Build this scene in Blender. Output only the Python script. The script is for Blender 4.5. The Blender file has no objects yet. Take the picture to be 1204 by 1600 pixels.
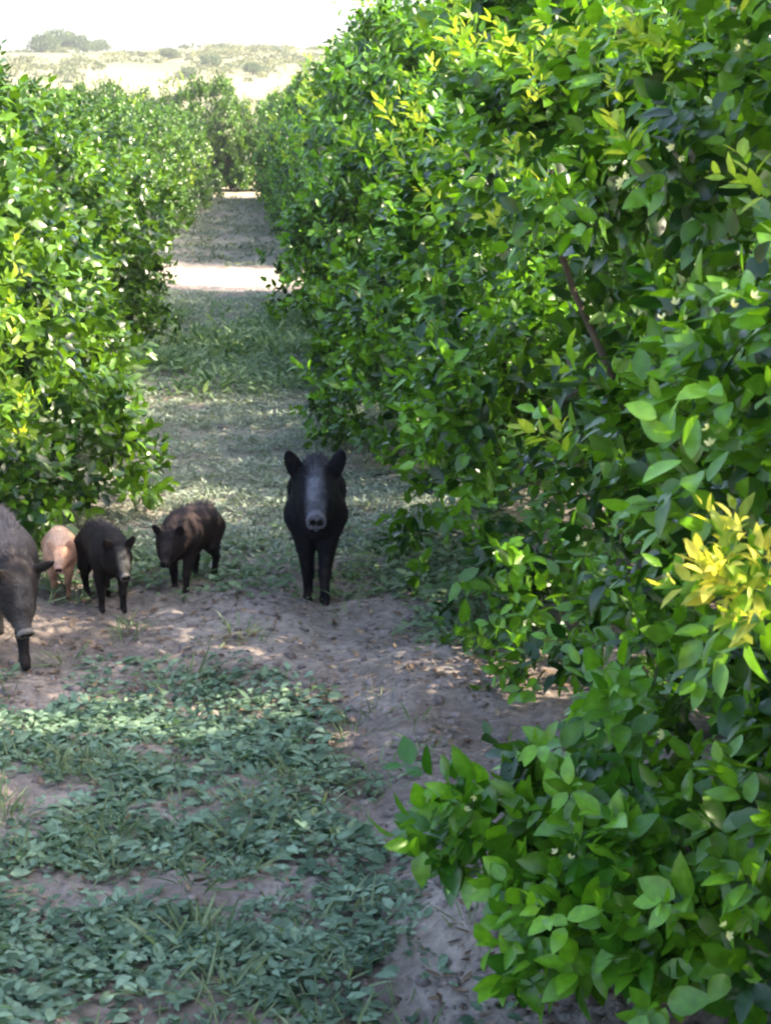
import bpy, math, random
import numpy as np
from mathutils import Vector, Matrix
R = math.radians
random.seed(7)
sc = bpy.context.scene
COL = sc.collection

# ------------------------------------------------------------------ camera
CAM_H = 2.3
PITCH, YAW = R(11.31), R(4.4)
cd = bpy.data.cameras.new('camera')
cam = bpy.data.objects.new('camera', cd); COL.objects.link(cam)
cd.sensor_fit = 'VERTICAL'; cd.angle_y = 2*math.atan(800/3000)
cd.clip_start = 0.1; cd.clip_end = 6000
cam.location = (0, 0, CAM_H)
cam.rotation_euler = (math.pi/2 - PITCH, 0, -YAW)
cd.dof.use_dof = True; cd.dof.focus_distance = 9.0; cd.dof.aperture_fstop = 9.0
sc.camera = cam

# ------------------------------------------------------------------ sky, sun, exposure
SUN_EL, SUN_AZ = R(39), R(100)          # azimuth measured from +Y (lane direction) clockwise
w = bpy.data.worlds.new('World'); sc.world = w; w.use_nodes = True
nt = w.node_tree; bg = nt.nodes['Background']
sky = nt.nodes.new('ShaderNodeTexSky'); sky.sky_type = 'NISHITA'; sky.sun_disc = False
sky.sun_elevation = SUN_EL; sky.sun_rotation = SUN_AZ
sky.air_density = 1.0; sky.dust_density = 4.0; sky.ozone_density = .6
nt.links.new(sky.outputs[0], bg.inputs[0]); bg.inputs[1].default_value = 0.15
sl = bpy.data.lights.new('sun', 'SUN'); sl.energy = 3.0; sl.angle = R(0.5); sl.color = (1, .86, .66)
so = bpy.data.objects.new('sun', sl); COL.objects.link(so)
sd = Vector((math.sin(SUN_AZ)*math.cos(SUN_EL), math.cos(SUN_AZ)*math.cos(SUN_EL), math.sin(SUN_EL)))
so.rotation_euler = sd.to_track_quat('Z', 'Y').to_euler(); so.location = sd*60
vs = sc.view_settings
vs.view_transform = 'Standard'; vs.look = 'None'; vs.gamma = 1; vs.exposure = 2.33
sc.cycles.filter_width = 2.3
sc.cycles.max_bounces = 8; sc.cycles.diffuse_bounces = 2; sc.cycles.transmission_bounces = 4

# ------------------------------------------------------------------ helpers
def ray(px, py):
    """direction of a photo pixel (1204 x 1600)"""
    v = Vector(((px-602)/3000, -(py-800)/3000, -1))
    return (cam.rotation_euler.to_matrix() @ v).normalized()
def G(px, py, z=0.0):
    d = ray(px, py); t = (z-CAM_H)/d.z
    return Vector((0, 0, CAM_H)) + d*t
def P(px, py, Y):
    d = ray(px, py); return Vector((0, 0, CAM_H)) + d*(Y/d.y)

def tag(o, label=None, cat=None, group=None, kind=None):
    if label: o['label'] = label
    if cat: o['category'] = cat
    if group: o['group'] = group
    if kind: o['kind'] = kind
    return o
def empty(name, loc, rz=0):
    o = bpy.data.objects.new(name, None); COL.objects.link(o)
    o.location = loc; o.rotation_euler = (0, 0, rz); o.empty_display_size = .2
    return o
def link(name, me, mat, parent=None):
    o = bpy.data.objects.new(name, me); COL.objects.link(o)
    if mat: me.materials.append(mat)
    o.parent = parent
    return o
def copy_tree(o, parent=None):
    c = o.copy(); COL.objects.link(c); c.parent = parent
    for ch in list(o.children): copy_tree(ch, c)
    return c

def hash3(ix, iy, iz, seed):
    n = (ix.astype(np.int64)*374761393 + iy.astype(np.int64)*668265263 + iz.astype(np.int64)*2147483647 + seed*974711) & 0xffffffff
    n = ((n ^ (n >> 13))*1274126177) & 0xffffffff
    n = ((n ^ (n >> 16))*2246822519) & 0xffffffff
    return ((n ^ (n >> 15)) & 0xffff)/32767.5 - 1
def vnoise(p, seed=0):
    p = np.asarray(p, float)
    i = np.floor(p).astype(np.int64); f = p-i; f = f*f*(3-2*f)
    r = 0
    for dx in (0, 1):
        for dy in (0, 1):
            for dz in (0, 1):
                wgt = (f[:,0] if dx else 1-f[:,0])*(f[:,1] if dy else 1-f[:,1])*(f[:,2] if dz else 1-f[:,2])
                r = r + wgt*hash3(i[:,0]+dx, i[:,1]+dy, i[:,2]+dz, seed)
    return r
def fbm(p, seed=0, octs=4):
    r = 0; a = 1; s = 0
    for o in range(octs):
        r = r + a*vnoise(np.asarray(p)*2**o, seed+o*17); s += a; a *= .5
    return r/s
def nrm(a): return a/np.maximum(np.linalg.norm(a, axis=-1, keepdims=True), 1e-9)

def mesh_np(name, V, faces_list, colors=None, smooth=True):
    """faces_list: list of (n,k) int arrays"""
    me = bpy.data.meshes.new(name)
    nv = len(V); loops = []; starts = []; off = 0
    for F in faces_list:
        F = np.asarray(F)
        if len(F) == 0: continue
        k = F.shape[1]
        loops.append(F.ravel()); starts.append(off + np.arange(len(F))*k); off += F.size
    loops = np.concatenate(loops).astype(np.int32); starts = np.concatenate(starts).astype(np.int32)
    me.vertices.add(nv); me.vertices.foreach_set('co', np.ascontiguousarray(V, dtype=np.float32).ravel())
    me.loops.add(len(loops)); me.loops.foreach_set('vertex_index', loops)
    me.polygons.add(len(starts)); me.polygons.foreach_set('loop_start', starts)
    if smooth: me.polygons.foreach_set('use_smooth', np.ones(len(starts), dtype=bool))
    me.update(calc_edges=True); me.validate()
    if colors is not None:
        c = np.ones((nv, 4), np.float32); c[:, :3] = colors
        at = me.color_attributes.new('Col', 'FLOAT_COLOR', 'POINT')
        at.data.foreach_set('color', c.ravel())
    return me

def leaves(name, P0, D, N, L, W, curl, col, rows=((.28,.46),(.68,.38)), fold=.25, rib=1.15, tipc=1.0):
    """one mesh of many leaves; each a folded, curled blade with its own colour"""
    n = len(P0); D = nrm(D); S = nrm(np.cross(D, N)); N = np.cross(S, D)
    L = np.broadcast_to(L, (n,))[:, None]; W = np.broadcast_to(W, (n,))[:, None]; curl = np.broadcast_to(curl, (n,))[:, None]
    vs_, cs_ = [], []
    def pt(t, u, colf):
        v = P0 + D*L*t + S*W*u + N*(abs(u)*W*fold - curl*L*t*t)
        vs_.append(v); cs_.append(np.clip(col*colf, 0, 1))
    pt(0, 0, rib)
    for (t, u) in rows:
        pt(t, -u, .96); pt(t, 0, rib); pt(t, u, .96)
    pt(1, 0, tipc)
    m = len(vs_)
    V = np.stack(vs_, 1).reshape(-1, 3); C = np.stack(cs_, 1).reshape(-1, 3)
    tr = [(0,2,1),(0,3,2)]; last = m-1; b = m-4
    tr += [(b,b+1,last),(b+1,b+2,last)]
    q = []
    for r in range(len(rows)-1):
        a = 1+3*r; c = a+3
        q += [(a,a+1,c+1,c),(a+1,a+2,c+2,c+1)]
    base = (np.arange(n)*m)[:, None, None]
    T = (np.array(tr)[None]+base).reshape(-1, 3)
    Q = (np.array(q)[None]+base).reshape(-1, 4) if q else np.zeros((0,4), int)
    return mesh_np(name, V, [T, Q], C)

def tubes(segs, sides=7):
    """segs: list of (a, b, ra, rb) -> V, F"""
    V, F = [], []
    for a, b, ra, rb in segs:
        a = np.array(a, float); b = np.array(b, float)
        d = (b-a)/max(np.linalg.norm(b-a), 1e-9)
        x = np.cross(d, (0.3, .9, .31)); x /= np.linalg.norm(x); y = np.cross(d, x)
        o = len(V)
        for c, r in ((a, ra), (b, rb)):
            for k in range(sides):
                t = 2*math.pi*k/sides
                V.append(c + r*(math.cos(t)*x + math.sin(t)*y))
        for k in range(sides):
            F.append((o+k, o+(k+1) % sides, o+sides+(k+1) % sides, o+sides+k))
    return np.array(V), np.array(F)

# ------------------------------------------------------------------ materials
def newmat(name):
    m = bpy.data.materials.new(name); m.use_nodes = True
    return m, m.node_tree, m.node_tree.nodes['Principled BSDF'], m.node_tree.nodes['Material Output']
def leaf_mat(name, trans=.35, rough=.38, tmul=(2.0, 1.9, .5), spec=.5):
    m, t, b, out = newmat(name); L = t.links
    at = t.nodes.new('ShaderNodeVertexColor'); at.layer_name = 'Col'
    tc = t.nodes.new('ShaderNodeTexCoord'); nz = t.nodes.new('ShaderNodeTexNoise'); nz.inputs['Scale'].default_value = 45
    L.new(tc.outputs['Object'], nz.inputs['Vector'])
    mr = t.nodes.new('ShaderNodeMapRange'); mr.inputs[1].default_value = .3; mr.inputs[2].default_value = .7; mr.inputs[3].default_value = .8; mr.inputs[4].default_value = 1.2
    L.new(nz.outputs['Fac'], mr.inputs[0])
    vm = t.nodes.new('ShaderNodeVectorMath'); vm.operation = 'SCALE'
    L.new(at.outputs['Color'], vm.inputs[0]); L.new(mr.outputs[0], vm.inputs['Scale'])
    L.new(vm.outputs[0], b.inputs['Base Color'])
    b.inputs['Roughness'].default_value = rough; b.inputs['Specular IOR Level'].default_value = spec
    tr = t.nodes.new('ShaderNodeBsdfTranslucent')
    v2 = t.nodes.new('ShaderNodeVectorMath'); v2.operation = 'MULTIPLY'; v2.inputs[1].default_value = tmul
    L.new(vm.outputs[0], v2.inputs[0]); L.new(v2.outputs[0], tr.inputs['Color'])
    mx = t.nodes.new('ShaderNodeMixShader'); mx.inputs[0].default_value = trans
    L.new(b.outputs[0], mx.inputs[1]); L.new(tr.outputs[0], mx.inputs[2]); L.new(mx.outputs[0], out.inputs['Surface'])
    return m
def noise_mat(name, stops, scale=4, detail=8, rough=.9, bump=.3, bscale=30, bdist=.02, spec=.2):
    m, t, b, out = newmat(name); L = t.links
    tc = t.nodes.new('ShaderNodeTexCoord')
    nz = t.nodes.new('ShaderNodeTexNoise'); nz.inputs['Scale'].default_value = scale; nz.inputs['Detail'].default_value = detail; nz.inputs['Roughness'].default_value = .65
    L.new(tc.outputs['Object'], nz.inputs['Vector'])
    cr = t.nodes.new('ShaderNodeValToRGB'); e = cr.color_ramp.elements
    while len(e) < len(stops): e.new(.5)
    for el, (p, c) in zip(e, stops): el.position = p; el.color = (*c, 1)
    L.new(nz.outputs['Fac'], cr.inputs[0]); L.new(cr.outputs[0], b.inputs['Base Color'])
    n2 = t.nodes.new('ShaderNodeTexNoise'); n2.inputs['Scale'].default_value = bscale; n2.inputs['Detail'].default_value = 6
    L.new(tc.outputs['Object'], n2.inputs['Vector'])
    bp = t.nodes.new('ShaderNodeBump'); bp.inputs['Strength'].default_value = bump; bp.inputs['Distance'].default_value = bdist
    L.new(n2.outputs['Fac'], bp.inputs['Height']); L.new(bp.outputs[0], b.inputs['Normal'])
    b.inputs['Roughness'].default_value = rough; b.inputs['Specular IOR Level'].default_value = spec
    return m
def vcol_mat(name, rough=.85, bump=.3, bscale=60, bdist=.01, spec=.25):
    m, t, b, out = newmat(name); L = t.links
    at = t.nodes.new('ShaderNodeVertexColor'); at.layer_name = 'Col'
    tc = t.nodes.new('ShaderNodeTexCoord')
    n2 = t.nodes.new('ShaderNodeTexNoise'); n2.inputs['Scale'].default_value = bscale; n2.inputs['Detail'].default_value = 6
    L.new(tc.outputs['Object'], n2.inputs['Vector'])
    mr = t.nodes.new('ShaderNodeMapRange'); mr.inputs[1].default_value = .3; mr.inputs[2].default_value = .7; mr.inputs[3].default_value = .72; mr.inputs[4].default_value = 1.28
    L.new(n2.outputs['Fac'], mr.inputs[0])
    vm = t.nodes.new('ShaderNodeVectorMath'); vm.operation = 'SCALE'
    L.new(at.outputs['Color'], vm.inputs[0]); L.new(mr.outputs[0], vm.inputs['Scale']); L.new(vm.outputs[0], b.inputs['Base Color'])
    bp = t.nodes.new('ShaderNodeBump'); bp.inputs['Strength'].default_value = bump; bp.inputs['Distance'].default_value = bdist
    L.new(n2.outputs['Fac'], bp.inputs['Height']); L.new(bp.outputs[0], b.inputs['Normal'])
    b.inputs['Roughness'].default_value = rough; b.inputs['Specular IOR Level'].default_value = spec
    return m
M_leaf = leaf_mat('citrus_leaf', trans=.26, rough=.30, spec=.55)
M_young = leaf_mat('young_leaf', trans=.5, rough=.45, tmul=(1.5, 1.4, .7))
M_weed = leaf_mat('weed_leaf', trans=.3, rough=.6, tmul=(1.5, 1.6, .9), spec=.25)
M_bark = noise_mat('bark', [(.3, (.07, .05, .035)), (.7, (.2, .16, .12))], scale=12, bump=.6, bscale=40)
M_ground = vcol_mat('soil', rough=.95, bump=.9, bscale=26, bdist=.03, spec=.1)
M_clod = vcol_mat('clod', rough=.95, bump=.6, bscale=50, bdist=.01, spec=.1)
M_fur = vcol_mat('fur', rough=.7, bump=.6, bscale=70, bdist=.012, spec=.15)
M_bristle = vcol_mat('bristle', rough=.6, bump=0, bscale=60, spec=.15)
M_litter = vcol_mat('dead_leaf', rough=.8, bump=.2, bscale=60)
M_eye, _t, _b, _o = newmat('eye'); _b.inputs['Base Color'].default_value = (.012, .008, .006, 1); _b.inputs['Roughness'].default_value = .12
M_petal, _t, _b, _o = newmat('petal'); _b.inputs['Base Color'].default_value = (.62, .66, .34, 1); _b.inputs['Roughness'].default_value = .5
M_hill = noise_mat('dry_grass_hill', [(.35, (.12, .135, .06)), (.5, (.22, .205, .11)), (.65, (.30, .27, .15))], scale=.02, bump=0)

# ------------------------------------------------------------------ ground
GX = np.unique(np.concatenate([np.linspace(-2.6, 2.6, 200), np.linspace(-6, 6, 140), np.linspace(-30, 30, 90), np.linspace(-1500, 1500, 60)]))
GY = np.unique(np.concatenate([np.linspace(3.5, 13, 360), np.linspace(13, 36, 260), np.linspace(-12, 80, 120), np.linspace(-300, 3500, 60)]))
def gheight(x, y):
    p = np.stack([x, y, 0*x], -1)
    fade = np.exp(-np.maximum(np.abs(x)-12, 0)/20)*np.exp(-np.maximum(y-60, 0)/30)
    h = .05*fbm(p*.55, 3, 3) + .035*fbm(p*3.2, 11, 4)
    h = h + .02*fbm(p*np.array([9, 9, 1]), 31, 3)
    # pale heap of soil at the lower right of the lane, shallow ruts
    h = h + .13*np.exp(-(((x-.66)/.27)**2 + ((y-5.25)/.28)**2))
    h = h + .07*np.exp(-(((x-.78)/.32)**2 + ((y-7.6)/.5)**2))
    h = h - .05*np.exp(-((x-.42)/.16)**2)*(y < 9.5)
    h = h + .10*(1/(1+np.exp(-(np.abs(x-.1)-1.2)*5)))
    return h*fade
def gz(x, y):
    return float(gheight(np.array([float(x)]), np.array([float(y)]))[0])
xx, yy = np.meshgrid(GX, GY)
x, y = xx.ravel(), yy.ravel()
z = gheight(x, y)
V = np.stack([x, y, z], -1)
p0 = np.stack([x, y, 0*x], -1)
def lerp(a, b, t): return a*(1-t)[:, None] + b*t[:, None]
soil = np.array((.205, .170, .150)); pale = np.array((.34, .29, .255)); dark = np.array((.06, .048, .042)); green = np.array((.17, .19, .15)); dry = np.array((.42, .35, .23))
n1 = np.clip(fbm(p0*1.3, 5, 5)*1.6+.5, 0, 1); n2 = np.clip(fbm(p0*5, 9, 4)*2+.5, 0, 1)
C = lerp(np.tile(soil, (len(x), 1)), pale, n1*.6)
C = lerp(C, dark, n2*.35)
C = lerp(C, pale, np.exp(-(((x-.66)/.3)**2 + ((y-5.25)/.4)**2))*.8)
gmask = np.clip((y-9.6)/1.2, 0, 1)*(np.abs(x) < 14)*(.55+.35*np.clip(fbm(p0*1.7, 21, 4)*2, -1, 1))
gmask = np.clip(gmask, 0, 1)*(1-np.clip((y-27.2)*3, 0, 1)*np.clip((32.6-y)*3, 0, 1))
C = lerp(C, green, gmask*.9)
road = np.clip((y-28.5)*2.5, 0, 1)*np.clip((31.9-y)*2.5, 0, 1)
C = lerp(C, np.array((.52, .44, .34)), road*.9)
far = np.clip((y-62)/8, 0, 1)
C = lerp(C, dry, far)
ny, nx = xx.shape
idx = np.arange(ny*nx).reshape(ny, nx)
F = np.stack([idx[:-1, :-1], idx[:-1, 1:], idx[1:, 1:], idx[1:, :-1]], -1).reshape(-1, 4)
tag(link('ground', mesh_np('ground', V, [F], C), M_ground), kind='structure')

# far hill beyond the orchard
hx, hy = np.meshgrid(np.linspace(-900, 900, 90), np.linspace(150, 1100, 60))
a, b = hx.ravel(), hy.ravel(); pp = np.stack([a/130, b/130, 0*a], -1)
up = np.clip((b-150)/330, 0, 1); up = up*up*(3-2*up)
hz = -.6 + up*(20 + 5*fbm(pp, 77, 4) - a*.008) + .8*fbm(pp*6, 5, 3)*up
idx = np.arange(hx.size).reshape(hx.shape)
F = np.stack([idx[:-1, :-1], idx[:-1, 1:], idx[1:, 1:], idx[1:, :-1]], -1).reshape(-1, 4)
tag(link('hill', mesh_np('hill', np.stack([a, b, hz], -1), [F]), M_hill), kind='structure')
def hill_z(x_, y_):
    u = min(max((y_-150)/330, 0), 1); u = u*u*(3-2*u)
    q = np.array([[x_/130, y_/130, 0]])
    return float(-.6 + u*(20+5*fbm(q, 77, 4)[0]-x_*.008) + .8*fbm(q*6, 5, 3)[0]*u)

# ------------------------------------------------------------------ citrus trees
def shoots_to_leaves(rng, Q, A, k, L, ctop, cbase, slen=.16, spread=1.0, droop=.25, wr=.56):
    """Q shoot bases, A shoot axes -> leaf arrays"""
    n = len(Q); t = (np.arange(k)/(k-1))[None, :]
    ln = slen*rng.uniform(.6, 1.3, (n, 1))
    A = nrm(A)
    X = nrm(np.cross(A, rng.normal(size=(n, 3)))); Y = np.cross(A, X)
    ang = np.arange(k)[None, :]*2.4 + rng.uniform(0, 6.28, (n, 1)) + rng.normal(0, .3, (n, k))
    rad = X[:, None]*np.cos(ang)[..., None] + Y[:, None]*np.sin(ang)[..., None]
    tilt = (1.25 - .75*t + rng.normal(0, .22, (n, k)))*spread
    D = A[:, None]*np.cos(tilt)[..., None] + rad*np.sin(tilt)[..., None]
    D[..., 2] -= droop*rng.uniform(0, 1.2, (n, k))
    D = nrm(D)
    N = A[:, None]*1.0 + rng.normal(0, .35, (n, k, 3)); N[..., 2] += .35
    P0 = Q[:, None] + A[:, None]*(ln*t)[..., None] + D*.012
    Ls = L*rng.uniform(.55, 1.2, (n, k))*(1-.25*t)
    mix = np.clip(rng.normal(.24, .34, (n, 1)) + .6*t*rng.uniform(0, 1, (n, 1)) + rng.normal(0, .12, (n, k)), 0, 1)[..., None]
    col = cbase*(1-mix)+ctop*mix
    f = lambda a_: a_.reshape(-1, 3)
    Ls = Ls.ravel()
    return f(P0), f(D), f(N), Ls, Ls*wr*rng.uniform(.85, 1.2, len(Ls)), rng.uniform(.0, .35, len(Ls)), f(col)

def sup(u, p=2.6):
    s = (np.abs(u)**p).sum(-1, keepdims=True)**(1/p)
    return u/s
def crown_surface(u, seed, RX, RY, H, zc=.36):
    r = 1 + .26*fbm(u*1.9+seed*3.1, seed, 2) + .20*fbm(u*5+seed, seed+5, 2)
    v = sup(u)
    return np.stack([v[:, 0]*RX, v[:, 1]*RY, H*zc+v[:, 2]*H*np.where(v[:, 2] > 0, 1-zc, zc+.34)], -1), r
def make_crown(seed, RX, RY, H, nsh, k, L, cbase, ctop, rows, gap=.25, slen=.16, skirt=.12, fill=1.1, xmin=-9):
    rng = np.random.default_rng(seed)
    # the crown is a heap of leafy lobes with dark creases between them
    nl = 54
    uc = nrm(rng.normal(size=(nl*4, 3))); uc = uc[(uc[:, 2] > -.7)]
    pick = [0]
    for _ in range(nl-1):       # spread the lobes evenly
        d_ = np.min(np.linalg.norm(uc[:, None]-uc[pick][None], axis=2), axis=1); pick.append(int(np.argmax(d_*rng.uniform(.8, 1.2, len(d_)))))
    uc = uc[pick]; Sc, rc = crown_surface(uc, seed, RX, RY, H)
    c = np.array((0, 0, H*.36)); Rl = rng.uniform(.26, .54, nl)*(RX/1.6)
    Cc = c + (Sc-c)*(rc*rng.uniform(.58, .96, nl))[:, None]
    if True:              # low boughs that rest on the ground all round
        a0 = np.arange(15)*.419+rng.uniform(0, .3, 15); k_ = rng.uniform(.86, 1.03, 15)
        Cc = np.concatenate([Cc, np.stack([np.cos(a0)*RX*k_, np.sin(a0)*RY*k_, rng.uniform(.10, .48, 15)], -1)]); Rl = np.concatenate([Rl, rng.uniform(.28, .44, 15)]); nl += 15
    n = int(nsh*6)
    j = rng.choice(nl, n, p=Rl**2/np.sum(Rl**2)); oc = nrm(Cc-c)
    wv = nrm(rng.normal(size=(n, 3)) + oc[j]*.9 + np.array((0, 0, .25)))
    s = 1-np.abs(rng.exponential(.12, n)); s = np.where(rng.random(n) < .10, 1+rng.uniform(0, .45, n), s)
    Q = Cc[j] + wv*(Rl[j]*s)[:, None]*np.array((1, 1, 1.1))
    keep = np.ones(n, bool)
    for q in range(nl):
        keep &= (np.linalg.norm(Q-Cc[q], axis=1) > Rl[q]*.80) | (j == q)
    g = fbm(Q*2.0, seed+40, 2); keep &= (g > gap-.20) | (rng.random(n) < .05)
    keep &= Q[:, 0] > xmin
    keep &= (Q[:, 2] > skirt*.6 + .08*fbm(Q*2.1, seed+3, 2))
    Q, u_ = Q[keep][:nsh], wv[keep][:nsh]
    out = u_
    A = out + rng.normal(0, .45, Q.shape); A[:, 2] += .45
    arr = shoots_to_leaves(rng, Q, A, k, L, ctop, cbase, slen=slen)
    # filling leaves deeper in the crown
    m = int(nsh*fill)
    u2 = nrm(rng.normal(size=(m, 3))); S2, r2 = crown_surface(u2, seed, RX, RY, H)
    Q2 = c + (S2-c)*(r2*rng.uniform(.25, .56, m))[:, None]; Q2 = Q2[Q2[:, 2] > .2]; m = len(Q2)
    D2 = rng.normal(size=(m, 3)); L2 = L*rng.uniform(.9, 1.5, m)
    mm = rng.uniform(0, .4, (m, 1)); col2 = cbase*(1-mm)+ctop*mm
    arr = [np.concatenate([p_, q_]) for p_, q_ in zip(arr, (Q2, D2, rng.normal(size=(m, 3))+np.array((0, 0, 1.)), L2, L2*.5, rng.uniform(0, .3, m), col2))]
    return leaves('crown', *arr, rows=rows)

def make_trunk(seed, RX, H, r0=.075):
    rng = np.random.default_rng(seed+900); segs = []
    def inside(p_): return (p_[0]/(RX*.72))**2+(p_[1]/(RX*.8))**2+((p_[2]-H*.42)/(H*.42))**2 < 1
    def br(a, d, r, ln, depth):
        steps = 3
        for i in range(steps):
            d = d + rng.normal(0, .12, 3); d /= np.linalg.norm(d)
            b_ = a + d*ln/steps; r2 = r*.86
            if not inside(b_): break
            segs.append((a, b_, r, r2)); a, r = b_, r2
            if depth > 0 and i > 0:
                for q in range(2):
                    dd = d + rng.normal(0, .6, 3); dd[2] += .15; dd /= np.linalg.norm(dd)
                    br(a, dd, r*.62, ln*.66, depth-1)
    top = np.array((.03, .02, .5)); segs.append((np.array((0, 0, -.12)), np.array((.01, 0, .08)), r0*1.5, r0*1.1)); segs.append((np.array((.01, 0, .08)), top, r0*1.1, r0))
    for i in range(6):
        a_ = i*1.05+rng.uniform(0, .6)
        d = np.array((math.cos(a_)*.8, math.sin(a_)*.8, rng.uniform(.35, 1.1))); d /= np.linalg.norm(d)
        br(top, d, r0*.62, H*.38, 2)
    V_, F_ = tubes(segs, 6)
    return mesh_np('trunk', V_, [F_])

DK, LT = np.array((.008, .042, .003)), np.array((.140, .330, .014))          # right row foliage
DK2, LT2 = np.array((.008, .036, .003)), np.array((.105, .225, .010))        # left row, lighter foliage
ROW2 = ((.28, .46), (.68, .38)); ROW4 = ((.12, .27), (.33, .48), (.58, .46), (.82, .25))
YA, YB = np.array((.14, .32, .02)), np.array((.42, .50, .06))
YC = np.array((.75, .68, .12))

def add_growth(root, seed, spots, L=.075, k=8):
    """yellow young shoots; spots = (centre, radius, count) in the tree's own frame"""
    rng = np.random.default_rng(seed+300)
    for c_, rd, n in spots:
        Q, A = [], []; yb = YC if n > 15 else YB
        q = np.array(c_) + rng.normal(0, rd*.5, (n, 3)); Q.append(q)
        a = rng.normal(0, .4, (n, 3)); a[:, 2] += .9
        o = np.array([c_[0], c_[1], 0]); a += .7*o/max(np.linalg.norm(o), .1); A.append(a)
        arr = shoots_to_leaves(rng, np.concatenate(Q), np.concatenate(A), k, L*(.8 if n > 24 else 1), yb, YA, slen=.11, spread=.75, droop=.05, wr=.42)
        link('new_growth', leaves('new_growth', *arr, rows=ROW2), M_young, root)
CR = np.array(cam.rotation_euler.to_matrix())
def on_crown(co, ox, oy, spots):
    """the point of the crown's foliage met along each given line of sight, in the tree's own frame"""
    q = (co + np.array((ox, oy, -CAM_H)))@CR
    u = 602+3000*q[:, 0]/-q[:, 2]; v = 800-3000*q[:, 1]/-q[:, 2]; out = []
    for px, py, rd, n in spots:
        m = (np.hypot(u-px, v-py) < 28) & (q[:, 2] < -1)
        if m.sum() < 5: continue
        z_ = np.sort(-q[m, 2])[int(m.sum()*.04)]
        d = np.array(ray(px, py)); t = (z_-.09)/(-(d@CR)[2])
        out.append((tuple(np.array((-ox, -oy, CAM_H)) + d*(t-.02)), rd, n))
    return out
def surf_spot(rng, seed, RX, RY, H, elev=(-.2, 1), out=1.03, side=None):
    u = np.array([[rng.normal(), rng.normal(), rng.uniform(*elev)]])
    if side: u[0, 0] = side*abs(u[0, 0])
    u = nrm(u); S, r = crown_surface(u, seed, RX, RY, H); c = np.array((0, 0, H*.36))
    return tuple((c+(S[0]-c)*r[0]*out))

def make_tree(seed, RX, RY, H, nsh, k, L, cb, ct, rows, gap, ngrow, gspots=(), skirt=.12, fill=1.3, xmin=-9, at=(0, 0)):
    root = empty('citrus_tree', (0, 0, 0))
    link('trunk', make_trunk(seed, RX, H), M_bark, root)
    crw = link('crown', make_crown(seed, RX, RY, H, nsh, k, L, cb, ct, rows, gap, skirt=skirt, fill=fill, xmin=xmin), M_leaf, root)
    rng = np.random.default_rng(seed+70)
    sp = [(surf_spot(rng, seed, RX, RY, H, (.0, 1.4)), .10, random.randint(2, 6)) for _ in range(ngrow)]
    n_ = len(crw.data.vertices); co = np.zeros(n_*3, np.float32); crw.data.vertices.foreach_get('co', co); sp += on_crown(co.reshape(-1, 3).astype(float), at[0], at[1], gspots)
    add_growth(root, seed, sp)
    return root

TREES = []
RG, LG = 'citrus trees of the right row along the lane', 'citrus trees of the left row along the lane'
def place(o, x_, y_, rz, label, group, s=(1, 1, 1)):
    o.location = (x_, y_, gz(x_, y_)-.04); o.rotation_euler = (0, 0, rz); o.scale = s
    tag(o, label, 'tree', group); TREES.append(o)

# nearest tree on the right, built at full detail
AX, AY, AH = 2.80, 4.75, 3.8
def loc(px, py, Y): v = P(px, py, Y); return (v.x-AX, v.y-AY, v.z)
tA = make_tree(101, 1.62, 2.1, AH, 5400, 10, .096, DK, LT, ROW4, .16, 6,
    [(1168, 1005, .08, 26), (985, 95, .20, 10), (1035, 110, .12, 5), (985, 330, .06, 3), (890, 630, .05, 2), (860, 740, .05, 2), (1195, 380, .05, 2), (1180, 30, .1, 4)], at=(AX, AY))
place(tA, AX, AY, 0, 'nearest citrus tree on the right, with large glossy leaves down to the bottom edge', RG)
# the low leafy limb that reaches into the lane from it
rng = np.random.default_rng(5); Q, A = [], []
root_p = np.array(loc(960, 1330, 5.2))
segs = []
for (px, py, Y) in ((740, 1375, 4.75), (765, 1315, 4.8), (790, 1400, 4.7), (850, 1440, 4.65), (830, 1500, 4.55), (900, 1400, 4.5), (960, 1190, 4.7), (900, 1500, 4.45), (980, 1530, 4.4), (1060, 1500, 4.3), (1130, 1560, 4.2), (1000, 1450, 4.4), (1180, 1500, 4.2), (930, 1585, 4.5), (1060, 1590, 4.3), (1180, 1595, 4.2), (1020, 1390, 4.4)):
    e = np.array(loc(px, py, Y)); mid = (root_p+e)/2+np.array((0, 0, .06))
    segs += [(root_p, mid, .012, .009), (mid, e, .009, .004)]
    for q in range(7):
        Q.append(e + rng.normal(0, .055, 3)); A.append(np.array((-.6, -.35, .5))+rng.normal(0, .45, 3))
    for q in range(5):
        Q.append(mid + (e-mid)*rng.random() + rng.normal(0, .03, 3)); A.append(np.array((-.3, -.4, .6))+rng.normal(0, .5, 3))
arr = shoots_to_leaves(rng, np.array(Q), np.array(A), 8, .105, np.array((.15, .35, .016)), np.array((.03, .12, .008)), slen=.13)
lb = link('low_branch', mesh_np('low_branch', *(lambda a_: (a_[0], [a_[1]]))(tubes(segs, 6))), M_bark, tA)
link('branch_leaves', leaves('branch_leaves', *arr, rows=ROW4), M_leaf, lb)
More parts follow.
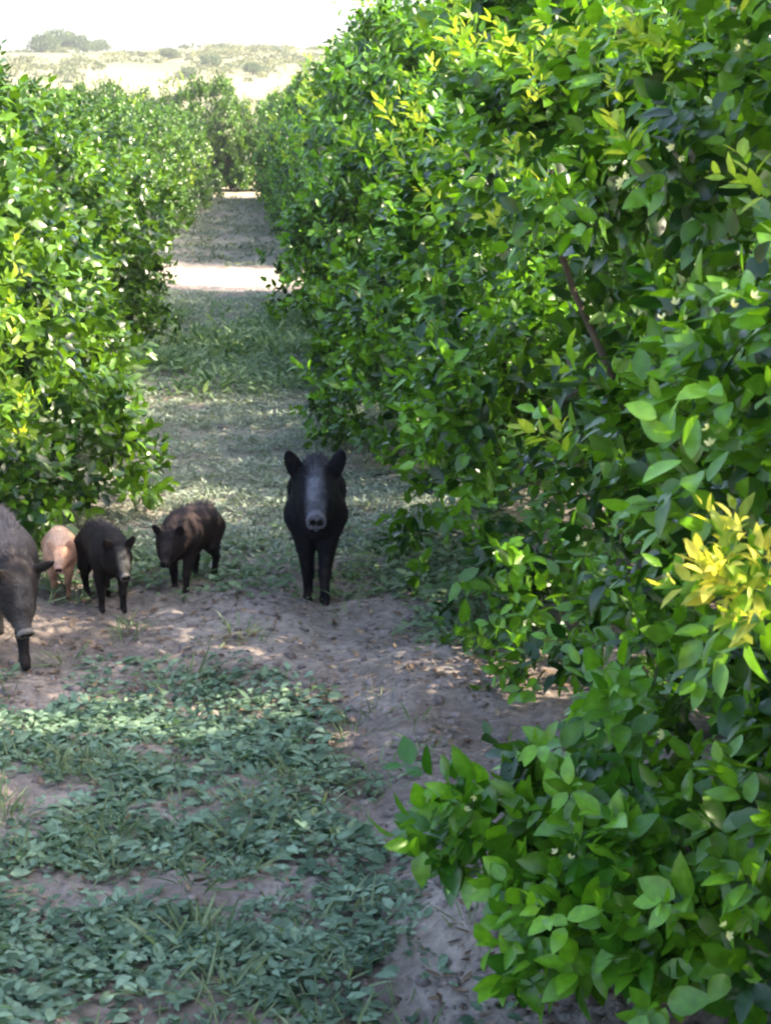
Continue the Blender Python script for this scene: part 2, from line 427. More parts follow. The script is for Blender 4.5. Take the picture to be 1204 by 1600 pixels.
# small cream blossom buds among the leaves of the near tree
def buds(root, pts):
    crw = [o for o in root.children if o.name.startswith('crown')][0]
    n_ = len(crw.data.vertices); co = np.zeros(n_*3, np.float32); crw.data.vertices.foreach_get('co', co)
    for c_, _, _ in on_crown(co.reshape(-1, 3).astype(float), AX, AY, [(p_[0], p_[1], 0, 0) for p_ in pts]):
        c_ = np.array(c_); P0, D, N = [], [], []
        for j in range(2):
            cc = c_ + rng.normal(0, .014, 3); ax = nrm(rng.normal(0, .6, 3)+np.array((-.3, -.6, .5)))
            X_ = nrm(np.cross(ax, (0, 0, 1.))); Y_ = np.cross(ax, X_)
            for q in range(5):
                t = q*1.2566; P0.append(cc); D.append(X_*math.cos(t)+Y_*math.sin(t)+ax*.8); N.append(-ax)
        n_ = len(P0)
        link('blossom', leaves('blossom', np.array(P0), np.array(D), np.array(N), rng.uniform(.012, .018, n_), .009, .1, np.tile((.74, .74, .46), (n_, 1))), M_young, root)
buds(tA, [(745, 1315, 4.7), (1035, 1208, 4.2), (960, 330, 4.6), (980, 335, 4.6), (1055, 300, 4.4), (1130, 1510, 4.0), (890, 1400, 4.3), (1140, 560, 4.0), (915, 900, 4.6), (1115, 750, 4.1), (870, 620, 4.9), (1030, 555, 4.5), (1085, 960, 4.0), (1010, 1150, 4.2), (1170, 130, 4.4)])

# master trees, then copies
BX, BY = 2.4, 9.15
def locB(px, py, Y): v = P(px, py, Y); return (v.x-BX, v.y-BY, v.z)
tB = make_tree(202, 1.5, 2.4, 3.6, 3700, 9, .108, DK, LT, ROW2, .18, 6,
    [(650, 255, .24, 15), (805, 265, .20, 8), (760, 90, .3, 14), (690, 60, .3, 10), (860, 60, .25, 10), (790, 380, .1, 3)], xmin=-1.5, at=(BX, BY))
place(tB, BX, BY, 0, 'second citrus tree on the right, beside the large black boar, yellow shoots near its top', RG)
tC = make_tree(303, 1.5, 2.15, 2.72, 3000, 9, .105, DK, LT, ROW2, .12, 8)
place(tC, 2.55, 13.9, 0, 'third citrus tree on the right, its top at the notch of white sky', RG)
tL = make_tree(404, 1.7, 2.0, 2.38, 2900, 9, .112, DK2, LT2, ROW2, .02, 5, [(18, 520, .3, 14), (25, 650, .22, 9), (8, 580, .2, 6)], skirt=.19, fill=2.6, at=(-2.58, 11.7))
place(tL, -2.58, 11.7, 0, 'nearest citrus tree on the left, light green, above the pigs', LG)
tL2 = make_tree(505, 1.65, 2.0, 2.4, 2800, 9, .110, DK2, LT2, ROW2, .02, 5, skirt=.19, fill=2.6)
place(tL2, -2.75, 15.8, 0, 'second citrus tree on the left, its skirt touching the lane', LG)
ordw = ['first', 'second', 'third', 'fourth', 'fifth', 'sixth', 'seventh', 'eighth', 'ninth', 'tenth']
for i, (y_, x_) in enumerate(((18.2, 2.55), (22.0, 2.6), (25.6, 2.95))):
    o = copy_tree((tB, tC, tB)[i])
    place(o, x_, y_, (2.9, 3.3, .3)[i], '%s citrus tree on the right, before the pale sunlit crossing' % ordw[3+i], RG, ((1, 1.15, 1.15)[i], .9, (1.06, 1.42, 1.12)[i]))
for i, (y_, x_) in enumerate(((19.8, -2.75), (23.7, -3.0), (26.2, -3.45))):
    o = copy_tree((tL, tL2, tL)[i])
    place(o, x_, y_, (3.0, 3.2, .2)[i], '%s citrus tree on the left, before the pale sunlit crossing' % ordw[2+i], LG, (1, .9, 1))
for i in range(8):
    y_ = 34.4+i*4.0
    o = copy_tree((tC, tB)[i % 2]); place(o, 3.0-.07*i+random.uniform(-.08, .08), y_, random.choice((0, 3.14))+random.uniform(-.2, .2), '%s citrus tree beyond the sunlit crossing on the right' % ordw[i], 'citrus trees beyond the crossing on the right', (1, 1, (1.38, 1.06)[i % 2]))
    o = copy_tree((tL2, tL)[i % 2]); place(o, -3.55+.14*i+random.uniform(-.08, .08), y_, random.choice((0, 3.14))+random.uniform(-.2, .2), '%s citrus tree beyond the sunlit crossing on the left' % ordw[i], 'citrus trees beyond the crossing on the left', (1, 1, random.uniform(1.0, 1.12)))
for i in range(4):
    x_ = -4.6+i*3.4
    o = copy_tree((tL, tL2, tC, tL)[i]); place(o, x_, 73+random.uniform(-.6, .6), random.uniform(0, 6), '%s from the left of the citrus trees closing the far end of the lane' % ordw[i], 'citrus trees closing the far end of the lane', (1.05, 1.05, (1.5, 1.5, 1.3, 1.5)[i]))
# the next row to the left; and an unseen tree added beside the camera to shade the foreground
for i in range(5):
    o = copy_tree((tL2, tL)[i % 2]); place(o, -8.9, 26.4+(4.2 if i == 0 else 8.0)+i*7.0-4.2*(i == 0)-(8 if i == 0 else 0)+ (0 if i else 4), random.uniform(0, 6), '%s tree of the row behind the left row, seen over its tops' % ordw[i], 'citrus trees of the row behind the left row', (1.05, 1.05, 1.2))
o = copy_tree(tB); place(o, 2.6, .6, 3.0, 'unseen citrus tree added in the right row beside the camera to shade the foreground', RG)

for i, (x_, y_) in enumerate(((8.3, 3.6), (8.4, 7.9), (8.3, 12.1))):  # next row on the right, added to stop sun spots and darken the gaps
    o = copy_tree((tC, tB, tC)[i]); place(o, x_, y_, 1.0+2*i, '%s citrus tree added behind the right row to block sun through its gaps' % ordw[i], 'citrus trees added behind the right row to block sun', (1.1, 1, 1.15))
# far trees scattered on the hill
def far_tree(seed):
    root = empty('distant_tree', (0, 0, 0))
    rng = np.random.default_rng(seed)
    u = nrm(rng.normal(size=(1500, 3))); r = 1+.8*fbm(u*1.8+seed, seed, 3)
    Q = np.array((0, 0, 2.3)) + u*np.array((3.6, 3.6, 2.2))*(r*rng.uniform(.6, 1, 1500))[:, None]
    mix = rng.random((1500, 1)); col = np.array((.045, .075, .03))*(1-mix)+np.array((.11, .15, .06))*mix
    link('crown', leaves('crown', Q, rng.normal(size=(1500, 3)), rng.normal(size=(1500, 3)), .5, .34, .1, col), M_weed, root)
    V_, F_ = tubes([((0, 0, -.5), (.1, 0, 1.6), .28, .2), ((.1, 0, 1.6), (.9, .3, 3.2), .16, .08), ((.1, 0, 1.6), (-.7, .4, 3.3), .16, .08), ((.1, 0, 1.6), (0, -.8, 3.4), .14, .07)])
    link('trunk', mesh_np('trunk', V_, [F_]), M_bark, root)
    return root
ft = far_tree(61); ft2 = far_tree(62)
rg = np.random.default_rng(44); n = 1500
sx, sy = rg.uniform(-75, 30, n), rg.uniform(200, 460, n); kp = fbm(np.stack([sx/16, sy/30, 0*sx], -1), 8, 2) > .02; sx, sy = sx[kp], sy[kp]; n = len(sx)
szz = np.array([hill_z(a_, b_) for a_, b_ in zip(sx, sy)])
nlv = 40; u = nrm(rg.normal(size=(n, nlv, 3))); u[..., 2] = np.abs(u[..., 2]); rad_ = rg.uniform(.5, 1.5, (n, 1, 1))
Q = np.stack([sx, sy, szz], -1)[:, None]+u*rad_*np.array((1.3, 1.3, .8)); Q = Q.reshape(-1, 3)
mx_ = np.repeat(rg.random((n, 1)), nlv, 0)
o = link('scrub', leaves('scrub', Q, rg.normal(size=Q.shape), rg.normal(size=Q.shape), .5, .36, .1, np.array((.06, .085, .035))*(1-mx_)+np.array((.20, .20, .10))*mx_), M_weed)
tag(o, 'low tan green scrub over the hazy hillside', 'scrub', kind='stuff')
rr = random.Random(3)
hs = [(68, 90, 430, 1.0), (92, 84, 440, 1.25), (124, 88, 435, .95), (150, 86, 450, 1.3), (158, 72, 455, 1.7), (265, 108, 380, 1.4), (292, 118, 320, 1.3), (330, 110, 350, 1.5), (395, 118, 330, 1.3)]
names = ['in the clump at the upper left skyline, leftmost', 'in the clump at the upper left skyline, tallest', 'in the clump at the upper left skyline, rightmost']
for i, (px, py, Y, s) in enumerate(hs):
    o = (ft if i % 2 == 0 else ft2) if i < 2 else copy_tree((ft, ft2)[i % 2])
    v = P(px, py, Y); o.location = (v.x, v.y, hill_z(v.x, v.y)); s *= 1 if i < 3 else .38; o.scale = (s, s, s*.9); o.rotation_euler = (0, 0, rr.uniform(0, 6))
    tag(o, ('hazy tree %s' % names[i]) if i < 3 else 'hazy tree on the pale hillside, %s counting left to right' % (ordw+['eleventh', 'twelfth', 'thirteenth', 'fourteenth', 'fifteenth'])[sorted(range(len(hs)), key=lambda q: hs[q][0]).index(i)], 'tree', 'distant trees on the pale hillside')

# ------------------------------------------------------------------ ground cover
rng = np.random.default_rng(12)
def density_front(x_, y_):
    """weeds of the near patch, in metres"""
    p_ = np.stack([x_, y_, 0*x_], -1); n = fbm(p_*2.3, 50, 3)
    right = .62-.06*(y_-5)                           # right edge of the weedy strip
    d = 1/(1+np.exp((x_-right+.18)*16))
    d *= 1/(1+np.exp((y_-7.75-.25*n)*7))
    for cx, cy, rx, ry, a_ in ((-.03, 5.52, .22, .13, 1), (-.12, 6.3, .26, .16, .7), (-.95, 6.3, .22, .6, .95), (.08, 5.72, .2, .06, .8)):
        d *= 1-a_*np.exp(-(((x_-cx)/rx)**2+((y_-cy)/ry)**2))
    return d*np.clip(.92+n*1.7, 0, 1)
def weeds(name, pts, k, L, hgt, c0, c1, seed, wr=.55, rows=ROW2, up=.5):
    rg = np.random.default_rng(seed); n = len(pts)
    z0 = gheight(pts[:, 0], pts[:, 1])
    ang = rg.uniform(0, 6.28, (n, k)); rr_ = rg.uniform(.0, 1, (n, k))**.6
    big = rg.uniform(.6, 1.5, (n, 1)); L = L*big; spread = hgt*1.2*big
    h = hgt*rg.uniform(.4, 1.3, (n, 1))
    Q = np.stack([pts[:, :1]+np.cos(ang)*spread*rr_, pts[:, 1:2]+np.sin(ang)*spread*rr_, z0[:, None]+h*(1-rr_*.75)*rg.uniform(.3, 1, (n, k))], -1)
    D = np.stack([np.cos(ang), np.sin(ang), up*rg.normal(.5, .5, (n, k))], -1)
    N = np.stack([rg.normal(0, .4, (n, k)), rg.normal(0, .4, (n, k))-.15, np.ones((n, k))], -1)
    Ls = L*rg.uniform(.5, 1.25, (n, k))
    mix = np.clip(rg.normal(.45, .25, (n, 1))+rg.normal(0, .2, (n, k)), 0, 1)[..., None]
    col = c0*(1-mix)+c1*mix
    f = lambda a_: a_.reshape(-1, 3); Ls = Ls.ravel()
    return leaves(name, f(Q), f(D), f(N), Ls, Ls*wr, rg.uniform(0, .4, len(Ls)), f(col), rows=rows)
def scatter(n, x0, x1, y0, y1, dens=None):
    q = np.stack([rng.uniform(x0, x1, n), rng.uniform(y0, y1, n)], -1)
    if dens is not None: q = q[rng.random(n) < dens(q[:, 0], q[:, 1])]
    return q
W0, W1 = np.array((.055, .105, .062)), np.array((.25, .36, .25))
pts = scatter(5200, -2.2, .9, 4.2, 8.3, density_front)
o = link('weeds', weeds('weeds', pts, 13, .042, .06, W0, W1, 21), M_weed)
tag(o, 'dusty blue-green broad-leaved weeds covering the near part of the lane', 'weeds', kind='stuff')
def density_mid(x_, y_):
    p_ = np.stack([x_, y_, 0*x_], -1); n = fbm(p_*1.1, 52, 3)
    d = np.clip((y_-9.7)/.8, 0, 1)*np.clip(.85+1.2*n, 0, 1)
    d *= np.where(y_ > 27.3, 0, 1)
    d *= 1-np.exp(-(((x_+.95)/.25)**2+((y_-14.5)/2)**2))*.9
    return d
G0, G1 = np.array((.13, .160, .13)), np.array((.33, .38, .31))
pts = scatter(13000, -1.6, 1.5, 9.6, 27.5, density_mid)
o = link('low_grass', weeds('low_grass', pts, 15, .038, .045, G0, G1, 22, wr=.35, up=.9), M_weed)
tag(o, 'grey green low grass and herbs on the shaded lane behind the boars', 'grass', kind='stuff')
# taller greener clumps in the lane between the boars and the crossing
def density_tall(x_, y_):
    p_ = np.stack([x_, y_, 0*x_], -1); n = fbm(p_*.9, 57, 2)
    return np.clip((y_-16.5)/1.5, 0, 1)*np.clip((25-y_)/2, 0, 1)*np.clip(.35+1.6*n, 0, 1)
pts = scatter(2600, -1.3, 1.3, 16.5, 26, density_tall)
o = link('tall_weeds', weeds('tall_weeds', pts, 16, .10, .24, np.array((.06, .13, .05)), np.array((.27, .36, .20)), 23, wr=.3, up=1.2), M_weed)
tag(o, 'taller leafy green weeds across the lane before the sunlit crossing', 'weeds', kind='stuff')
pts = np.concatenate([scatter(260, -1.3, 1.4, 9.2, 10.8), scatter(130, .85, 1.4, 8.2, 10)])
o = link('leafy_herbs', weeds('leafy_herbs', pts, 14, .05, .10, np.array((.07, .12, .06)), np.array((.20, .27, .14)), 24), M_weed)
tag(o, 'scattered leafy herbs around the feet of the boars', 'herbs', kind='stuff')
pts = scatter(1500, -2.2, .95, 4.2, 9.5, lambda a_, b_: np.clip(.25+1.3*fbm(np.stack([a_, b_, 0*a_], -1)*2.1, 61, 3), 0, 1)*(a_ < .8-.05*(b_-5)))
o = link('grass_tufts', weeds('grass_tufts', pts, 11, .085, .05, np.array((.07, .11, .05)), np.array((.22, .27, .15)), 29, wr=.09, up=1.6), M_weed)
tag(o, 'thin blades of grass and dry stalks standing among the near weeds', 'grass', kind='stuff')
pts = scatter(2600, -3, 1.6, 32, 66, lambda a_, b_: np.clip(.6+fbm(np.stack([a_, b_, 0*a_], -1)*.4, 3, 2), 0, 1)*(np.abs(a_) < 1.5))
o = link('far_grass', weeds('far_grass', pts, 10, .09, .08, np.array((.09, .115, .085)), np.array((.18, .21, .15)), 25, wr=.35, up=.9), M_weed)
tag(o, 'thin grey grass on the lane beyond the sunlit crossing', 'grass', kind='stuff')

# clods and fallen leaves
def rocks(name, pts, rmin, rmax, c0, c1, seed):
    rg = np.random.default_rng(seed); n = len(pts)
    ico = [(0, 0, 1)] + [(math.cos(t)*.87, math.sin(t)*.87, .45) for t in np.arange(6)*math.pi/3] + [(math.cos(t)*.9, math.sin(t)*.9, -.4) for t in np.arange(6)*math.pi/3+.5]
    ico = np.array(ico); m = len(ico)
    r = rmin+(rmax-rmin)*rg.random((n, 1, 1))**3
    z0 = gheight(pts[:, 0], pts[:, 1])
    V_ = ico[None]*r*rg.uniform(.65, 1.35, (n, m, 1))*np.concatenate([rg.uniform(.7, 1.4, (n, 1, 2)), rg.uniform(.4, .8, (n, 1, 1))], -1)
    V_ = V_ + np.stack([pts[:, 0], pts[:, 1], z0], -1)[:, None]
    T = [(0, 1+i, 1+(i+1) % 6) for i in range(6)]
    for i in range(6): T += [(1+i, 7+i, 1+(i+1) % 6), (7+i, 7+(i+1) % 6, 1+(i+1) % 6)]
    F_ = (np.array(T)[None]+(np.arange(n)*m)[:, None, None]).reshape(-1, 3)
    mix = rg.random((n, 1, 1)); col = np.broadcast_to(c0*(1-mix)+c1*mix, (n, m, 3)).reshape(-1, 3)
    return mesh_np(name, V_.reshape(-1, 3), [F_], col, smooth=False)
pts = np.concatenate([scatter(2600, -2.0, 1.6, 4.3, 10), scatter(900, .2, 1.0, 4.3, 8.5), scatter(500, -1.6, 1.4, 10, 18)])
o = link('soil_clods', rocks('soil_clods', pts, .005, .030, np.array((.12, .097, .09)), np.array((.28, .235, .22)), 31), M_clod)
tag(o, 'crumbled clods of grey brown soil along the lane', 'soil clods', kind='stuff')
pts = np.concatenate([scatter(1300, -2.2, 1.4, 7.5, 10), scatter(900, -2.0, 1.4, 4.3, 8), scatter(260, .5, 1.3, 4.2, 5.2)])
n = len(pts); zz = gheight(pts[:, 0], pts[:, 1])+.008
a_ = rng.uniform(0, 6.28, n); Dl = np.stack([np.cos(a_), np.sin(a_), rng.normal(0, .15, n)], -1); Nl = rng.normal(0, .35, (n, 3)); Nl[:, 2] += 1
mix = rng.random((n, 1)); cl = np.array((.07, .04, .025))*(1-mix)+np.array((.28, .20, .13))*mix
Ll = rng.uniform(.02, .055, n)
o = link('fallen_leaves', leaves('fallen_leaves', np.stack([pts[:, 0], pts[:, 1], zz], -1), Dl, Nl, Ll, Ll*.45, rng.uniform(-.5, .2, n), cl), M_litter)
tag(o, 'dry brown fallen leaves strewn on the soil', 'fallen leaves', kind='stuff')

# ------------------------------------------------------------------ pigs
def rot(yaw=0, pitch=0, roll=0):
    return np.array(Matrix.Rotation(yaw, 3, 'Z') @ Matrix.Rotation(pitch, 3, 'Y') @ Matrix.Rotation(roll, 3, 'X'))
def surface_nets(fn, lo, hi, h):
    ax = [np.arange(lo[i], hi[i]+h, h) for i in range(3)]
    Gx, Gy, Gz = np.meshgrid(*ax, indexing='ij'); sh = Gx.shape
    D = fn(np.stack([Gx.ravel(), Gy.ravel(), Gz.ravel()], -1)).reshape(sh)
    acc = np.zeros((sh[0]-1, sh[1]-1, sh[2]-1, 3)); cnt = np.zeros(acc.shape[:3])
    cor = [(i, j, k_) for i in (0, 1) for j in (0, 1) for k_ in (0, 1)]
    sl_ = lambda c: D[c[0]:sh[0]-1+c[0], c[1]:sh[1]-1+c[1], c[2]:sh[2]-1+c[2]]
    for a in cor:
        for b in cor:
            if a < b and sum(abs(a[i]-b[i]) for i in range(3)) == 1:
                da, db = sl_(a), sl_(b); m = (da < 0) != (db < 0)
                t = np.where(m, da/np.where(m, da-db, 1), 0)
                for i in range(3): acc[..., i] += np.where(m, a[i]+(b[i]-a[i])*t, 0)
                cnt += m
    act = cnt > 0
    vid = -np.ones(act.shape, int); vid[act] = np.arange(act.sum())
    ii = np.argwhere(act)
    V_ = (ii + acc[act]/cnt[act][:, None])*h + np.array(lo)
    F_ = []
    s = D < 0
    for d in range(3):
        e = [0, 0, 0]; e[d] = 1
        u, v = [(1, 2), (2, 0), (0, 1)][d]
        A_ = s[tuple(slice(1 if i != d else 0, sh[i]-1) for i in range(3))]
        B_ = s[tuple(slice(1, sh[i]-1) if i != d else slice(1, sh[i]) for i in range(3))]
        w_ = np.argwhere(A_ != B_)
        if len(w_) == 0: continue
        ins = A_[tuple(w_.T)]
        c0 = w_.copy()
        for i in range(3):
            if i != d: c0[:, i] += 1
        def cell(du, dv):
            c = c0.copy(); c[:, u] -= du; c[:, v] -= dv; return vid[tuple(c.T)]
        q = np.stack([cell(1, 1), cell(0, 1), cell(0, 0), cell(1, 0)], -1)
        q[~ins] = q[~ins][:, ::-1]
        F_.append(q)
    F_ = np.concatenate(F_)
    F_ = F_[(F_ >= 0).all(1)]
    return V_, F_
def smin(a, b, k):
    h = np.clip(.5+.5*(b-a)/k, 0, 1); return b*(1-h)+a*h-k*h*(1-h)
def cone(p, a, b, ra, rb, sc_=(1, 1, 1)):
    s = np.array(sc_); a = np.array(a)*s; b = np.array(b)*s; p = p*s
    ba = b-a; h = np.clip(((p-a)@ba)/(ba@ba), 0, 1)
    return np.linalg.norm(p-a-h[:, None]*ba, axis=1)-(ra+(rb-ra)*h)
def ell(p, c, r, Rm):
    q = (p-np.array(c))@Rm/np.array(r); l = np.linalg.norm(q, axis=1)
    return (l-1)*min(r)*np.clip(l, .6, 2)**.3

def pig(name, h=.008, fat=1., snout=1., head=(0, 0), head_at=(.40, .53), ears='up', stride=(0, 0, 0, 0), legsp=.075, coat=None, face=None, disc=None, crest=.05, bristles=9000, ear_s=1., hump=1., headw=1., ear_w=1., lat=1., ear_o=0.):
    """+X is forward. head=(yaw, pitch down) about the neck; stride = fore-aft shift of the feet (FL, FR, HL, HR)"""
    hp = np.array((head_at[0], 0, head_at[1])); Hm = rot(head[0], head[1])
    T = lambda v: hp + Hm@np.array(v)
    f = fat
    er = {'up': .45, 'out': 1.0, 'down': 1.5}[ears]
    e0 = {}
    for s in (-1, 1):
        Em = Hm@rot(0, -.15, -s*er)
        e0[s] = (T((-.01, s*(.075+ear_o+.035*math.sin(er)), .10-.02*(er > .9))), Em)
    def fn(p):
        d = cone(p, (-.33, 0, .52), (.12, 0, .52), .175*f, .19*f, (1, 1.16*lat, 1))
        d = smin(d, cone(p, (.05, 0, .60), (.24, 0, .59), .12*hump, .115*hump, (1, 1.3, 1)), .07)
        d = smin(d, cone(p, (-.30, 0, .44), (.1, 0, .40), .13*f, .125*f, (1, 1.1*lat, 1)), .06)
        d = smin(d, cone(p, (.20, 0, .52), tuple(hp+np.array((.0, 0, -.01))), .175, .125, (1, 1.1*lat, 1)), .07)
        d = smin(d, cone(p, T((0, 0, 0)), T((.13, 0, -.01)), .112, .080*headw), .05)          # skull
        d = smin(d, cone(p, T((.10, 0, -.015)), T((.262*snout, 0, -.03)), .075*headw, .041*headw), .03) # snout
        d = smin(d, cone(p, T((.0, 0, -.06)), T((.24*snout, 0, -.065)), .075, .028), .025) # jaw
        for s in (-1, 1):
            d = smin(d, cone(p, T((.02, s*.06, -.03)), T((.09, s*.045, -.03)), .06, .045), .03)   # cheeks
            d = smin(d, cone(p, T((.085, s*.045, .055)), T((.11, s*.043, .048)), .024, .018), .02)  # brow
            c, Em = e0[s]
            d = smin(d, ell(p, c, (.016, .040*ear_s*ear_w, .085*ear_s), Em), .014)
            lf = stride[0] if s > 0 else stride[1]; lh = stride[2] if s > 0 else stride[3]
            a = cone(p, (.20, s*.10, .46), (.19+lf*.2, s*(legsp+.015), .32), .095, .055, (1, 1.2, 1))
            a = smin(a, cone(p, (.19+lf*.2, s*(legsp+.015), .32), (.20+lf*.7, s*legsp, .17), .054, .034), .03)
            a = smin(a, cone(p, (.20+lf*.7, s*legsp, .17), (.20+lf, s*legsp, .045), .031, .026), .02)
            a = smin(a, cone(p, (.20+lf, s*legsp, .045), (.235+lf, s*legsp, .02), .029, .024), .012)
            b = cone(p, (-.34, s*.09, .48), (-.27+lh*.2, s*(legsp+.035), .33), .13*f, .075, (1, 1.15, 1))
            b = smin(b, cone(p, (-.27+lh*.2, s*(legsp+.03), .33), (-.41+lh*.7, s*(legsp+.01), .20), .066, .034), .03)
            b = smin(b, cone(p, (-.41+lh*.7, s*(legsp+.01), .20), (-.37+lh, s*legsp, .045), .032, .026), .02)
            b = smin(b, cone(p, (-.37+lh, s*legsp, .045), (-.335+lh, s*legsp, .02), .029, .024), .012)
            d = smin(d, a, .035); d = smin(d, b, .04)
        d = smin(d, cone(p, (-.48, 0, .58), (-.53, .01, .50), .02, .012), .02)
        d = smin(d, cone(p, (-.53, .01, .50), (-.55, .02, .33), .011, .009), .01)
        # flat snout disc and nostrils
        q = (p-T((.305*snout, 0, -.032)))@Hm
        disc_ = np.maximum(np.abs(q[:, 0])-.010, np.linalg.norm(q[:, 1:]*np.array((1, 1.12)), axis=1)-.046*headw)
        d = smin(d, disc_, .01)
        for s in (-1, 1):
            d = np.maximum(d, -(np.linalg.norm((p-T((.318*snout, s*.017, -.03)))*1.0, axis=1)-.013))
        # cut between the lips
        ml = np.maximum(np.abs((p-T((.2*snout, 0, -.072)))@Hm[:, 2])-.003, np.linalg.norm((p-T((.25*snout, 0, -.07))), axis=1)-.06)
        d = np.maximum(d, -ml)
        return d
    lo, hi = (-.62, -.34, -.02), (.86, .34, .90)
    if abs(head[0]) > .8: lo = (-.62, -.5, -.02); hi = (.86, .5, .90)
    V_, F_ = surface_nets(fn, lo, hi, h)
    # coat
    q = (V_-hp)@Hm
    nz_ = fbm(V_*9, 4, 3)
    C_ = np.tile(coat[0], (len(V_), 1))*(1+.6*nz_[:, None])
    C_ = lerp(C_, np.array(coat[1]), np.clip((V_[:, 2]-.52)*5+nz_*.7, 0, 1)*(V_[:, 0] < .42))  # back and crest lightened: light from above painted into the coat
    nf = fbm(V_*22, 8, 3)
    fm = np.clip((q[:, 0]+.02+nf*.05)/.12, 0, 1)*np.clip(1-(np.abs(q[:, 1])-.026-.06*q[:, 0]+nf*.012)/.028, 0, 1)*(q[:, 2] > -.055)*(q[:, 0] < .33*snout)
    C_ = lerp(C_, np.array(face), fm*np.clip(.75+.9*nf, 0, 1))
    dm = (q[:, 0] > .285*snout)*(np.abs(q[:, 1]) < .06)*(np.abs(q[:, 2]) < .1)*1.0
    C_ = lerp(C_, np.array(disc), dm)
    C_ = lerp(C_, np.array((.02, .017, .015)), (V_[:, 2] < .05)*1.)
    for s in (-1, 1):
        dn = np.linalg.norm(V_-T((.318*snout, s*.017, -.03)), axis=1)
        C_ = lerp(C_, np.array((.01, .008, .01)), (dn < .019)*1.)
    legm = np.clip((.30-V_[:, 2])*6, 0, 1)
    C_ = lerp(C_, np.array(coat[2]), legm*.8)
    mud = np.clip(fbm(V_*16, 14, 3)*2.2-.1+(.17-V_[:, 2])*3.5, 0, 1)*(V_[:, 2] < .30)
    C_ = lerp(C_, np.array((.045, .036, .032)), mud*.4)
    me = mesh_np('body', V_, [F_], np.clip(C_, 0, 1))
    root = empty(name, (0, 0, 0))
    link('body', me, M_fur, root)
    for s in (-1, 1):
        c = T((.112, s*.060, .035))
        Ve, Fe = surface_nets(lambda p: np.linalg.norm(p-c, axis=1)-.0125, c-.02, c+.02, .004)
        link('eye', mesh_np('eye', Ve, [Fe]), M_eye, root)
    if bristles:
        rg = np.random.default_rng(3); nv = len(V_)
        nr = np.zeros(nv*3, np.float32); me.vertices.foreach_get('normal', nr); nr = nr.reshape(-1, 3)
        ids = rg.integers(0, nv, bristles); ids = ids[(V_[ids, 2] > .12) & (q[ids, 0] < .22)]
        top = np.clip((nr[ids, 2]-.3)*1.5, 0, 1)*(V_[ids, 2] > .5)*(np.abs(V_[ids, 1]) < .08)
        D_ = nr[ids]*(.30+.6*top)[:, None]+np.array((-1, 0, -.25))+rg.normal(0, .18, (len(ids), 3))
        Lb = (.028+crest*top)*rg.uniform(.6, 1.3, len(ids))
        cb = C_[ids]*rg.uniform(.6, 1.7, (len(ids), 1))
        link('bristles', leaves('bristles', V_[ids]-nr[ids]*.002, D_, nr[ids], Lb, .0042, .1, np.clip(cb, 0, 1), rows=((.4, .5),), rib=1, fold=0), M_bristle, root)
    return root
def put(o, px, py, rz, s, label, cat, Zoff=-.012):
    v = G(px, py); z_ = gz(v.x, v.y)
    v = G(px, py, z_)
    o.location = (v.x, v.y, z_+Zoff); o.rotation_euler = (0, 0, rz); o.scale = (s, s, s)
    tag(o, label, cat)
FC = -math.pi/2      # facing the camera
BLK = [np.array((.004, .004, .008)), np.array((.014, .014, .022)), np.array((.002, .002, .004))]
boar = pig('wild_boar', head=(0.03, .42), head_at=(.40, .635), coat=BLK, face=(.11, .115, .145), disc=(.12, .12, .15), legsp=.047, stride=(.02, -.03, 0, .05), ear_s=1.14, ear_w=1.0, ear_o=.02, fat=.74, lat=1.16, snout=.8,  headw=1.2, hump=.7, crest=.035)
put(boar, 495, 930, FC-.05, 1.03, 'large black wild boar with a grey face, standing head on beside the right trees', 'boar')
boar.scale = (1.03, .89, 1.03)
BR = [np.array((.014, .009, .009)), np.array((.040, .027, .026)), np.array((.003, .0025, .003))]
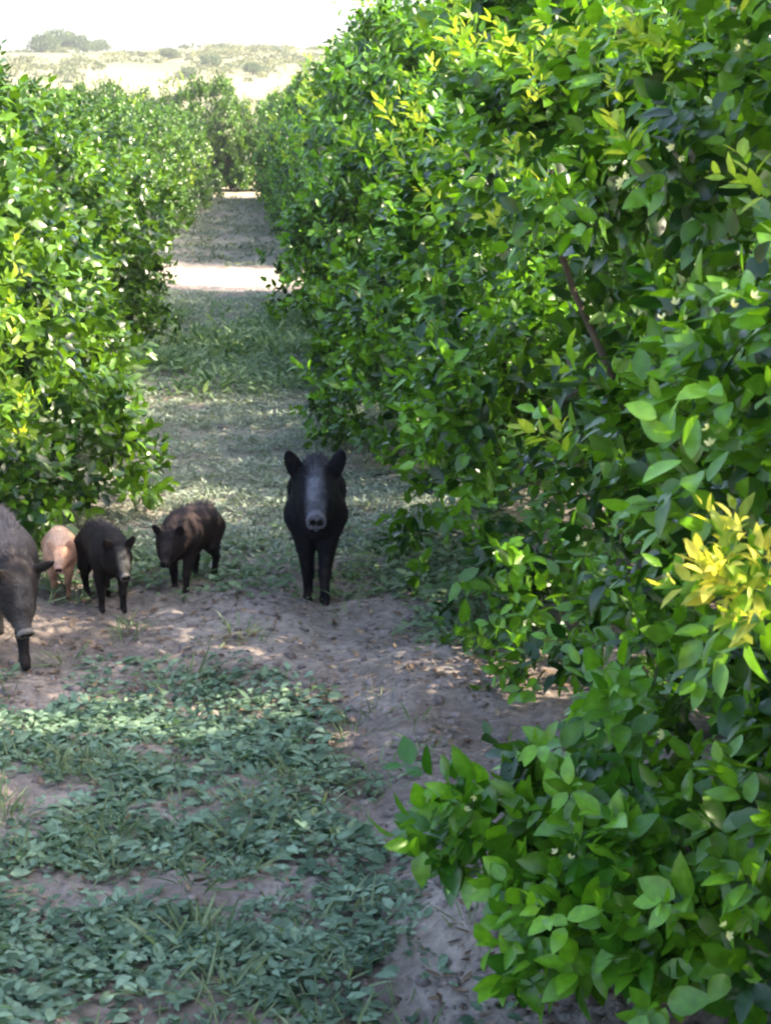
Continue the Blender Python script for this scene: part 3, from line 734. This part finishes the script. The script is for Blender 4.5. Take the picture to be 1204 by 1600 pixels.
brown = pig('wild_boar', head=(.1, .6), head_at=(.40, .50), coat=BR, face=(.035, .025, .024), disc=(.03, .024, .024), legsp=.07, stride=(.05, -.04, -.05, .06), snout=.8, bristles=6000)
put(brown, 296, 915, FC-.36, .58, 'dark brown young boar turned to the left, nearest to the large black boar', 'boar')
black2 = pig('wild_boar', head=(.12, .55), head_at=(.40, .54), coat=[np.array((.009, .006, .006)), np.array((.020, .015, .015)), np.array((.003, .002, .003))], face=(.08, .08, .078), disc=(.14, .13, .125), legsp=.085, stride=(.03, -.05, .02, -.02), ear_s=1.1, snout=.8, bristles=6000)
put(black2, 168, 945, FC+.30, .56, 'small black young boar with a grey snout, between the pink piglet and the brown one', 'boar')
PK = [np.array((.48, .26, .17)), np.array((.60, .39, .28)), np.array((.26, .12, .07))]
pink = pig('piglet', head=(-.1, .35), head_at=(.38, .52), coat=PK, face=(.58, .37, .27), disc=(.45, .25, .2), snout=.8, bristles=2500, crest=.01)
put(pink, 96, 925, FC+.1, .45, 'pinkish ginger piglet between the grey sow and the small black boar', 'piglet')
GY_ = [np.array((.026, .021, .021)), np.array((.095, .082, .082)), np.array((.003, .003, .004))]
sow = pig('wild_boar', head=(.25, .95), head_at=(.42, .48), coat=GY_, face=(.09, .08, .08), disc=(.20, .18, .17), ears='out', legsp=.07, stride=(.09, -.06, -.05, .06), ear_s=1.1, fat=1.08, snout=.88)
put(sow, 0, 1020, FC+.30, .86, 'grey brown sow with lowered head walking in at the left edge of the picture', 'boar')

# ------------------------------------------------------------------ haze
bpy.ops.mesh.primitive_cube_add(size=1)
hb = bpy.context.object; hb.name = 'haze'; hb.data.name = 'haze'
hb.scale = (4000, 4000, 56); hb.location = (0, 1500, 24)
hm, t, b, out = newmat('haze'); t.nodes.remove(b)
pv = t.nodes.new('ShaderNodeVolumePrincipled'); pv.inputs['Color'].default_value = (.9, .93, 1, 1); pv.inputs['Density'].default_value = .0004
pv.inputs['Anisotropy'].default_value = .2
t.links.new(pv.outputs[0], out.inputs['Volume']); hb.data.materials.append(hm)
tag(hb, 'pale summer haze over the orchard and hill', 'haze', kind='stuff')
